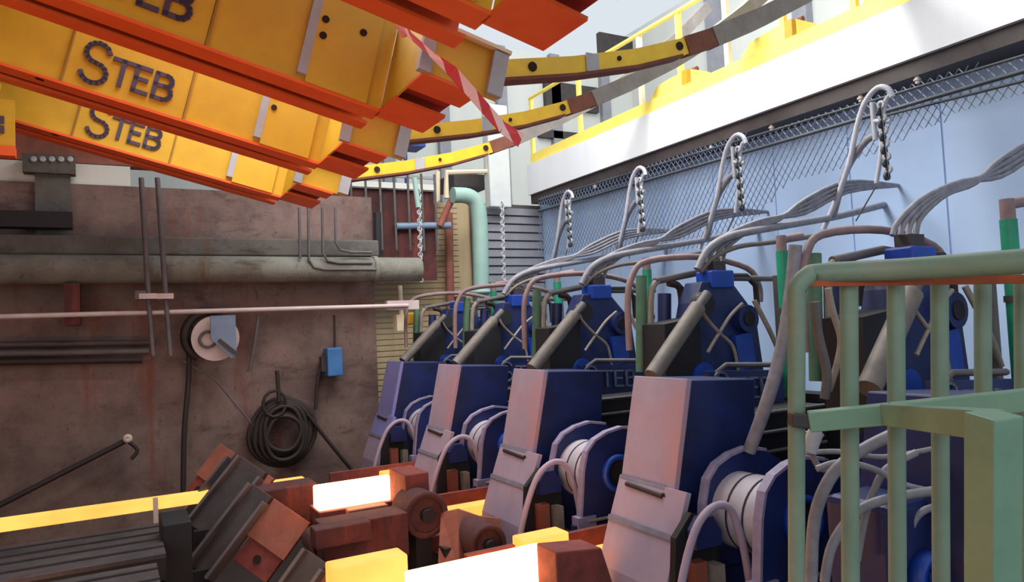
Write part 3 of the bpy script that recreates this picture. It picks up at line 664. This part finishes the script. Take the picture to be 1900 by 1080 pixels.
# pipe arc of the near unit over the railing corner and the hose that falls from it
def dtube(name,pts,r,m,label,cat='hose',sub=5,seg=10,group=None):
    return tag(MB().tube([deep(*p) for p in pts],r,seg,sub=sub).build(name,m),label,cat,group)
dtube('falling_hose',[(1476,455,3.9),(1468,540,3.9),(1452,640,3.9),(1425,740,3.9),(1390,838,3.95)],.036,'hose_grey','thick grey hose dropping past the railing corner to the blue unit')
dtube('vertical_hose',[(1536,535,3.4),(1546,580,3.4),(1560,630,3.4),(1552,680,3.4),(1538,725,3.4)],.016,'hose_beige','beige hose dropping between the first and second railing bars')
dtube('vertical_hose',[(1512,560,3.3),(1518,620,3.3),(1534,690,3.3),(1530,740,3.3)],.022,'conduit','dark grey hose just right of the first railing bar')
# loose white hoses low behind the railing
low_h=[([(1505,1080),(1512,960),(1545,880),(1600,835),(1670,800)],'thick pale hose rising behind the railing, leftmost of the loose hoses',.022),
 ([(1530,1080),(1545,1010),(1590,950),(1650,925),(1740,910)],'pale hose curving behind the second railing bar',.018),
 ([(1515,870),(1560,858),(1620,870),(1680,900),(1730,912)],'pale hose sagging to the right behind the railing',.012),
 ([(1590,1040),(1605,960),(1622,910),(1645,870),(1700,840)],'pale hose climbing between the second and third railing bars',.014),
 ([(1680,1080),(1688,990),(1710,950),(1760,935)],'pale curved hose loop low behind the third railing bar',.014),
 ([(1495,840),(1560,838),(1640,848),(1745,830)],'thin pale hose running level behind the box section rail',.010),
 ([(1500,800),(1510,850),(1530,872),(1570,862)],'short pale hose loop below the open rail end',.012)]
for i,(pts,lab,r) in enumerate(low_h): dtube('loose_hose',[(x,y,2.55+.04*i) for x,y in pts],r,'hose_grey',lab,group='loose hoses behind the railing')
dtube('hose_nozzle',[(1500,838,2.2),(1512,806,2.2),(1518,798,2.2)],.024,'hose_white','white hose end just below the open end of the green box rail')
# blue motor behind the railing
mo=thing('blue_motor',(3.0,1.9,-1.2),'dark blue gearbox behind the green railing bars','gearbox')

MB().box((2.45,1.70,-1.5),(3.2,1.98,-.72)).build('casing','blue_paint',mo,bevel=.03)
MB().ring((2.62,1.64,-1.0),(0,1,0),.1,.07,.06,24).tube([(2.62,1.69,-1.0),(2.98,1.69,-1.05)],.02,6).ring((2.98,1.64,-1.05),(0,1,0),.12,.09,.06,24).build('rim','blue_bright',mo)
MB().box((2.5,1.72,FZ),(3.15,1.96,-1.5)).build('pedestal','dark_steel',mo)
MB().box((2.95,1.50,-.95),(3.1,1.62,-.62)).build('terminal_box','conduit',mo,bevel=.01)
MB().tube([(3.02,1.56,-.62),(3.05,1.7,-.5),(3.1,1.9,-.4)],.014,8,sub=3).tube([(3.06,1.62,-.8),(3.06,1.72,-.8)],.03,8).build('lead','conduit',mo)

# ------------------------------------------------------------------ wire mesh along the right wall
X=5.75
poly=[at(x,y,'X',X) for x,y in ((1000,372),(1160,325),(1419,245),(1640,180),(1900,105),(1960,85),(1960,165),(1900,182),(1720,238),(1600,300),(1455,350),(1385,432),(1300,468),(1000,478))]
PL=[(p.y,p.z) for p in poly]
def inside(y,z):
    c=False; n=len(PL)
    for i in range(n):
        (y0,z0),(y1,z1)=PL[i],PL[(i+1)%n]
        if (z0>z)!=(z1>z) and y < (y1-y0)*(z-z0)/(z1-z0)+y0: c=not c
    return c
wm=thing('wire_mesh',(X,5.5,.8),'draped chain-link wire mesh hanging along the blue wall under the walkway','mesh')
mb=MB(); step=.055; ymin=min(p[0] for p in PL); ymax=max(p[0] for p in PL); zmin=min(p[1] for p in PL); zmax=max(p[1] for p in PL)
cell=.075
for sgn in (1,-1):
    k0=int((ymin-2*(zmax-zmin))/ (cell)); k1=int((ymax+2*(zmax-zmin))/cell)
    for k in range(k0,k1):
        run=None; z=zmin
        while z<=zmax+step:
            y=k*cell+sgn*(z-zmin)*.75
            ok=inside(y,z)
            if ok and run is None: run=(y,z)
            if (not ok) and run is not None:
                a=Vector((X+.004*sgn,run[0],run[1])); b_=Vector((X+.004*sgn,y,z)); mb.tube([a,b_],.0045,3,smooth=False); run=None
            z+=step
mb.build('netting','mesh_wire',wm)
MB().tube([at(1000,372,'X',X),at(1960,85,'X',X)],.012,6).build('top_cable','chain_dark',wm)
MB().tube([at(1000,392,'X',X-.03),at(1419,272,'X',X-.03),at(1900,132,'X',X-.03),at(1960,112,'X',X-.03)],.018,6).build('lower_cable','chain_dark',wm)
MB().tube([at(1640,215,'X',X-.03),at(1900,150,'X',X-.03)],.012,6).build('short_cable','chain_dark',wm)

# ------------------------------------------------------------------ hot billets and roller table
def billet(name,x0,x1,y,ztop,h,w,m,label):
    return tag(MB().box((x0,y,ztop-h),(x1,y+w,ztop)).build(name,m,bevel=.012),label,'billet','glowing billets')
zb=-1.2
pa=at(590,907,'Y',5.3); pb=at(732,885,'Y',5.3)
billet('hot_billet',pa.x,pb.x,5.3,pa.z,.165,.16,'hot_white','white hot short billet in the middle beside the furthest guards')
pa=at(770,1072,'Y',3.42); pb=at(1024,1019,'Y',3.42)
billet('hot_billet',pa.x,pb.x,3.42,pb.z,.16,.16,'hot_white','white hot billet at the bottom centre, nearest the camera')
pa=at(617,1054,'Y',3.8); pb=at(757,1028,'Y',3.8)
billet('hot_billet',pa.x,pb.x,3.8,pb.z,.16,.16,'hot_yellow','yellow glowing billet end left of the nearest white hot billet')
pa=at(972,1000,'Y',3.75); pb=at(1056,986,'Y',3.75)
billet('hot_billet',pa.x,pb.x,3.75,pb.z,.14,.15,'hot_yellow','yellow glowing billet piece under the second pink guard')
y3=6.7
pa=at(-150,975,'Y',y3); pb=at(566,886,'Y',y3)
billet('hot_billet',pa.x,pb.x,y3,pb.z,.095,.10,'hot_yellow','long yellow glowing billet leaving at the left')
pa=at(712,877,'Y',y3); pb=at(768,870,'Y',y3)
billet('hot_billet',pa.x,pb.x,y3,pb.z,.09,.15,'hot_yellow','small yellow glowing billet end by the lilac guard')

billet('hot_billet',-2.6,-.2,2.0,-1.55,.16,.16,'hot_white','unseen white hot billet added below the bottom edge of the frame, on the nearest strand')  # two unseen billets, added to throw orange light up on the beams
billet('hot_billet',-3.2,.45,3.3,-1.62,.16,.16,'hot_white','unseen white hot billet added below the bottom edge of the frame, left of the nearest visible one')
for k in range(3):
    billet('hot_billet',2.2,2.9,3.6+1.5*k,-1.36,.14,.14,'hot_yellow',['glowing billet end entering under the nearest pink guard','glowing billet end entering under the second pink guard','glowing billet end entering under the third pink guard'][k])
# run-out rails lower left
for i,(a,b_,Y,lab) in enumerate((((-120,1046),(312,997),5.7,'dark run-out rail, the furthest of three at lower left'),((-120,1092),(308,1027),4.9,'dark run-out rail, the middle of three at lower left'),((-60,1150),(300,1092),4.2,'dark run-out rail, nearest of three at lower left'))):
    p=at(*a,'Y',Y); q=at(*b_,'Y',Y); z=q.z
    t=thing('run_out_rail',(q.x,Y,FZ),lab,'rail','run-out rails')
    MB().box((p.x,Y,z-.025),(q.x,Y+.5,z)).build('top_plate','dark_grime',t)
    MB().box((p.x,Y+.02,z-.16),(q.x,Y+.06,z-.025)).build('web','black_steel',t)
    for k in range(2): MB().box((p.x,Y+.16+.2*k,z),(q.x,Y+.18+.2*k,z+.012)).build('ridge','dark_steel',t)
    for xx in (p.x+.3,q.x-.1): MB().box((xx-.05,Y+.1,FZ),(xx+.05,Y+.4,z-.025)).build('leg','black_steel',t)
p=at(300,945,'Y',5.2); q=at(352,1080,'Y',5.2)
tag(MB().box((p.x,5.2,FZ),(q.x+.02,5.6,at(300,975,'Y',5.2).z)).build('end_stop','black_steel',bevel=.01),'black end stop block at the right end of the dark rails','block')
p=at(284,925,'Y',6.3); q=at(292,992,'Y',6.3)
tag(MB().box((p.x,6.3,FZ),(q.x+.01,6.34,p.z)).build('marker_rod','hook_knob'),'short pinkish upright rod in front of the long billet','rod')

# tilting lever arms: inclined I-section arms with a broad plate on the far side and a foot
def lever(c, L_, label, aw=.10, plate=.22, pl_len=.3, a=(.66,.05,.75), w=(.55,-.60,-.50)):
    a=Vector(a).normalized(); w=Vector(w); w=(w-a*w.dot(a)).normalized(); n=a.cross(w)
    c=Vector(c)
    if n.dot(-c)<0: n=-n
    t=thing('tilting_lever',(c.x,c.y,c.z),label,'lever','tilting levers by the billets')
    MB().obb(c,(a,w,n),(L_/2,aw,.03)).build('arm_web','dark_steel',t,bevel=.004)
    MB().obb(c-w*aw+n*.02,(a,w,n),(L_/2*.97,.012,.07)).build('upper_flange','conduit',t,bevel=.003)
    MB().obb(c+w*aw-a*.03+n*.02,(a,w,n),(L_/2*.92,.012,.07)).build('lower_flange','conduit',t,bevel=.003)
    e=c+a*(L_/2-pl_len/2)+w*(aw+plate/2+.01)-n*.03
    p_=MB().obb(e,(a,w,n),(pl_len/2,plate/2,.02)).build('face_plate','bar_rust',t,bevel=.004)
    g=e-a*(pl_len/2+.09)
    MB().obb(g-n*.02,(a,w,n),(.09,plate/2*.9,.02)).build('lower_plate','scale_rust',t,bevel=.004)
    h=g+n*.005; MB().tube([h,h+n*.006],.03,12).build('pin_hole','hole',t)
    d=c-a*L_/2; MB().box((d.x-.06,d.y-.05,FZ),(d.x+.06,d.y+.05,d.z+.03)).build('stand','black_steel',t)
    return t
wl=(-.35,.75,.35)
lever(deep(402,905,6.2),.62,'furthest tilting lever with its orange lit end above the long yellow billet',.05,.26,.32,w=wl)
lever(deep(425,925,5.8),.62,'wide dark tilting lever behind the one with a square orange end',.13,.06,.1)
lever(deep(432,985,5.2),.66,'tilting lever with square orange lit face near the bottom',.09,.34,.30)
lever(deep(560,1080,4.3),.32,'smallest tilting lever cut off by the bottom edge of the photo',.08,.08,.12)

# roller stand clutter in the middle
def blk(name,a,b_,Y,dy,m,label,cat='block',bev=.008,down=None):
    p=at(*a,'Y',Y); q=at(*b_,'Y',Y)
    return tag(MB().box((p.x,Y,q.z if down is None else down),(q.x,Y+dy,p.z)).build(name,m,bevel=bev),label,cat)
blk('table_frame',(470,914),(592,965),5.9,.3,'dark_rust','dark maroon table frame between the lever and the short white billet','frame')
blk('table_frame',(592,952),(735,985),5.25,.3,'scale_rust','rusty table frame directly under the short white billet','frame')
blk('roller_block',(648,948),(722,975),5.12,.1,'bar_rust','pinkish block below the short white billet')
blk('roller_block',(600,978),(760,1030),4.7,.25,'dark_rust','dark red stepped block above the yellow billet end')
blk('roller_block',(585,985),(690,1002),4.55,.15,'dark_rust','dark flat bar lying left of the dark red stepped block','bar')
blk('guard_block',(752,882),(800,985),4.95,.35,'scale_rust','rusty upright block at the right end of the short white billet')
for k,(px,py,Y,lab) in enumerate(((790,955,4.75,'dark pinch roller at the left foot of the third pink guard'),(905,1010,4.3,'rusty pinch roller under the second pink guard'),(600,1015,4.9,'small dark roller among the rusty blocks'))):
    c=at(px,py,'Y',Y)
    t=thing('pinch_roller',(c.x,Y,c.z),lab,'roller','pinch rollers')
    r_=(.15,.12,.08)[k]
    MB().tube([(c.x,Y,c.z),(c.x,Y+.28,c.z)],r_,24).build('roll','dark_rust',t)
    MB().ring((c.x,Y-.02,c.z),(0,1,0),r_*1.05,r_*.8,.02,24).build('rim','dark_rust',t)
    MB().tube([(c.x,Y-.06,c.z),(c.x,Y,c.z)],r_*.3,12).build('journal','black_steel',t)
    MB().box((c.x-.06,Y+.05,FZ),(c.x+.06,Y+.2,c.z-.02)).build('stand','black_steel',t)
t=thing('deflector_plate',at(880,1040,'Y',4.5),'red-brown folded deflector plate between the second and third pink guards','plate')
mb=MB(); dp=[at(818,952,'Y',4.75),at(850,945,'Y',4.6),at(888,958,'Y',4.72),at(925,962,'Y',4.55)]; dq=[at(812,1060,'Y',4.5),at(852,1058,'Y',4.35),at(893,1052,'Y',4.5),at(955,1048,'Y',4.3)]
for i in range(3):
    e=Vector((.01,.02,0)); mb._add([dp[i],dp[i+1],dq[i+1],dq[i],dp[i]+e,dp[i+1]+e,dq[i+1]+e,dq[i]+e],[(0,1,2,3),(7,6,5,4),(0,4,5,1),(1,5,6,2),(2,6,7,3),(3,7,4,0)])
mb.build('folded_sheet','bar_rust',t)
MB().box((dq[1].x-.03,4.5,FZ),(dq[1].x+.03,4.6,dq[1].z+.1)).build('stand','black_steel',t)
p=at(1022,1020,'Y',3.25);q=at(1110,1080,'Y',3.25)
t=thing('channel_guide',(p.x,3.2,p.z),'rusty sloping guide block right of the nearest white hot billet','guide')
MB().prism([(p.x,p.z),(q.x,p.z-.03),(q.x+.1,p.z-.35),(p.x,p.z-.35)],3.2,3.4).build('body','scale_rust',t,bevel=.01)
MB().box((p.x+.02,3.25,FZ),(q.x,3.5,p.z-.35)).build('leg','black_steel',t)
for k in range(1,4):       # small guide troughs beneath each guard
    t=thing('strand_trough',(2.3,3.55+1.5*(k-1),-1.7),['rusty strand trough under the pink guard nearest the railing','rusty strand trough under the second pink guard','rusty strand trough under the third pink guard'][k-1],'trough','strand troughs')
    yy=3.52+1.5*(k-1)
    MB().box((1.75,yy,-1.62),(2.9,yy+.34,-1.5)).build('bed','scale_rust',t,bevel=.01)
    MB().box((1.75,yy+.34,-1.62),(2.9,yy+.38,-1.3)).build('side_wall','scale_rust',t)
    for xx in (1.9,2.7): MB().box((xx-.05,yy+.1,FZ),(xx+.05,yy+.25,-1.62)).build('leg','black_steel',t)

# ------------------------------------------------------------------ foreground green railing
rl=thing('green_railing',deep(1660,1080,1.9),'green tubular safety railing with vertical bars at the right foreground','railing')
dR=1.9
MB().tube([deep(x,y,d) for x,y,d in ((1478,1180,1.9),(1478,700,1.9),(1478,560,1.9),(1481,532,1.9),(1497,514,1.9),(1525,507,1.9),(1700,498,1.80),(1960,481,1.6),(2300,466,1.5))],[.0205,.03],14,sub=4).build('top_rail','rail_green',rl)
MB().beam(deep(1500,524,1.9),deep(2300,512,1.72),.02,.022).build('underside_bar','rust_orange',rl)
for x,w in ((1575,32),(1662,31),(1743,30),(1823,29),(1897,28),(1968,27),(2038,27),(2108,27)):
    MB().tube([deep(x,520,1.92),deep(x+4,1180,1.92)],w*.5*1.92/1350,12).build('baluster','rail_green',rl)
br=thing('box_section_gate',deep(1845,1080,1.25),'pale green square-section gate frame standing in front of the railing','gate frame')
def bar(pts_,w,name,m='rail_green_box'):
    a,b_=[deep(*p) for p in pts_]; return MB().beam(a,b_,w,w).build(name,m,br,bevel=.003)
A0=(1500,782,1.86);A1=(1655,767,1.80);A2=(2300,702,1.6)
bar((A0,A1),.05,'side_bar'); bar((A1,A2),.05,'rear_bar')
d=(deep(*A0)-deep(*A1)).normalized(); c0=deep(*A0)
MB().beam(c0-d*.01,c0+d*.002,.036,.034).build('open_end','hole',br)
MB().beam(deep(1466,778,1.86),deep(1500,782,1.86),.04,.035).build('latch','dark_steel',br,bevel=.004)
bar(((1655,769,1.78),(1838,788,1.27)),.052,'front_bar')
pt=deep(1845,770,1.25); up=Vector((0,0,1))
n1=(-pt); n1.z=0; n1.normalize(); s1=Vector((n1.y,-n1.x,0))
# square post turned so that two faces show
fa=(n1*.72+s1*.69) if (n1*.72+s1*.69).dot(Vector((-1,0,0)))>0 else (n1*.72-s1*.69)
fb=up.cross(fa)
ptop=deep(1843,768,1.25)
pbot=deep(1841,1300,1.30); pu=(ptop-pbot).normalized(); fa=(fa-pu*fa.dot(pu)).normalized(); fb=pu.cross(fa)
MB().obb((ptop+pbot)/2,(fa,fb,pu),(.031,.031,(ptop-pbot).length/2)).build('post','rail_green_box',br,bevel=.003)

for o in bpy.data.objects:
    if '_o' in o: del o['_o']
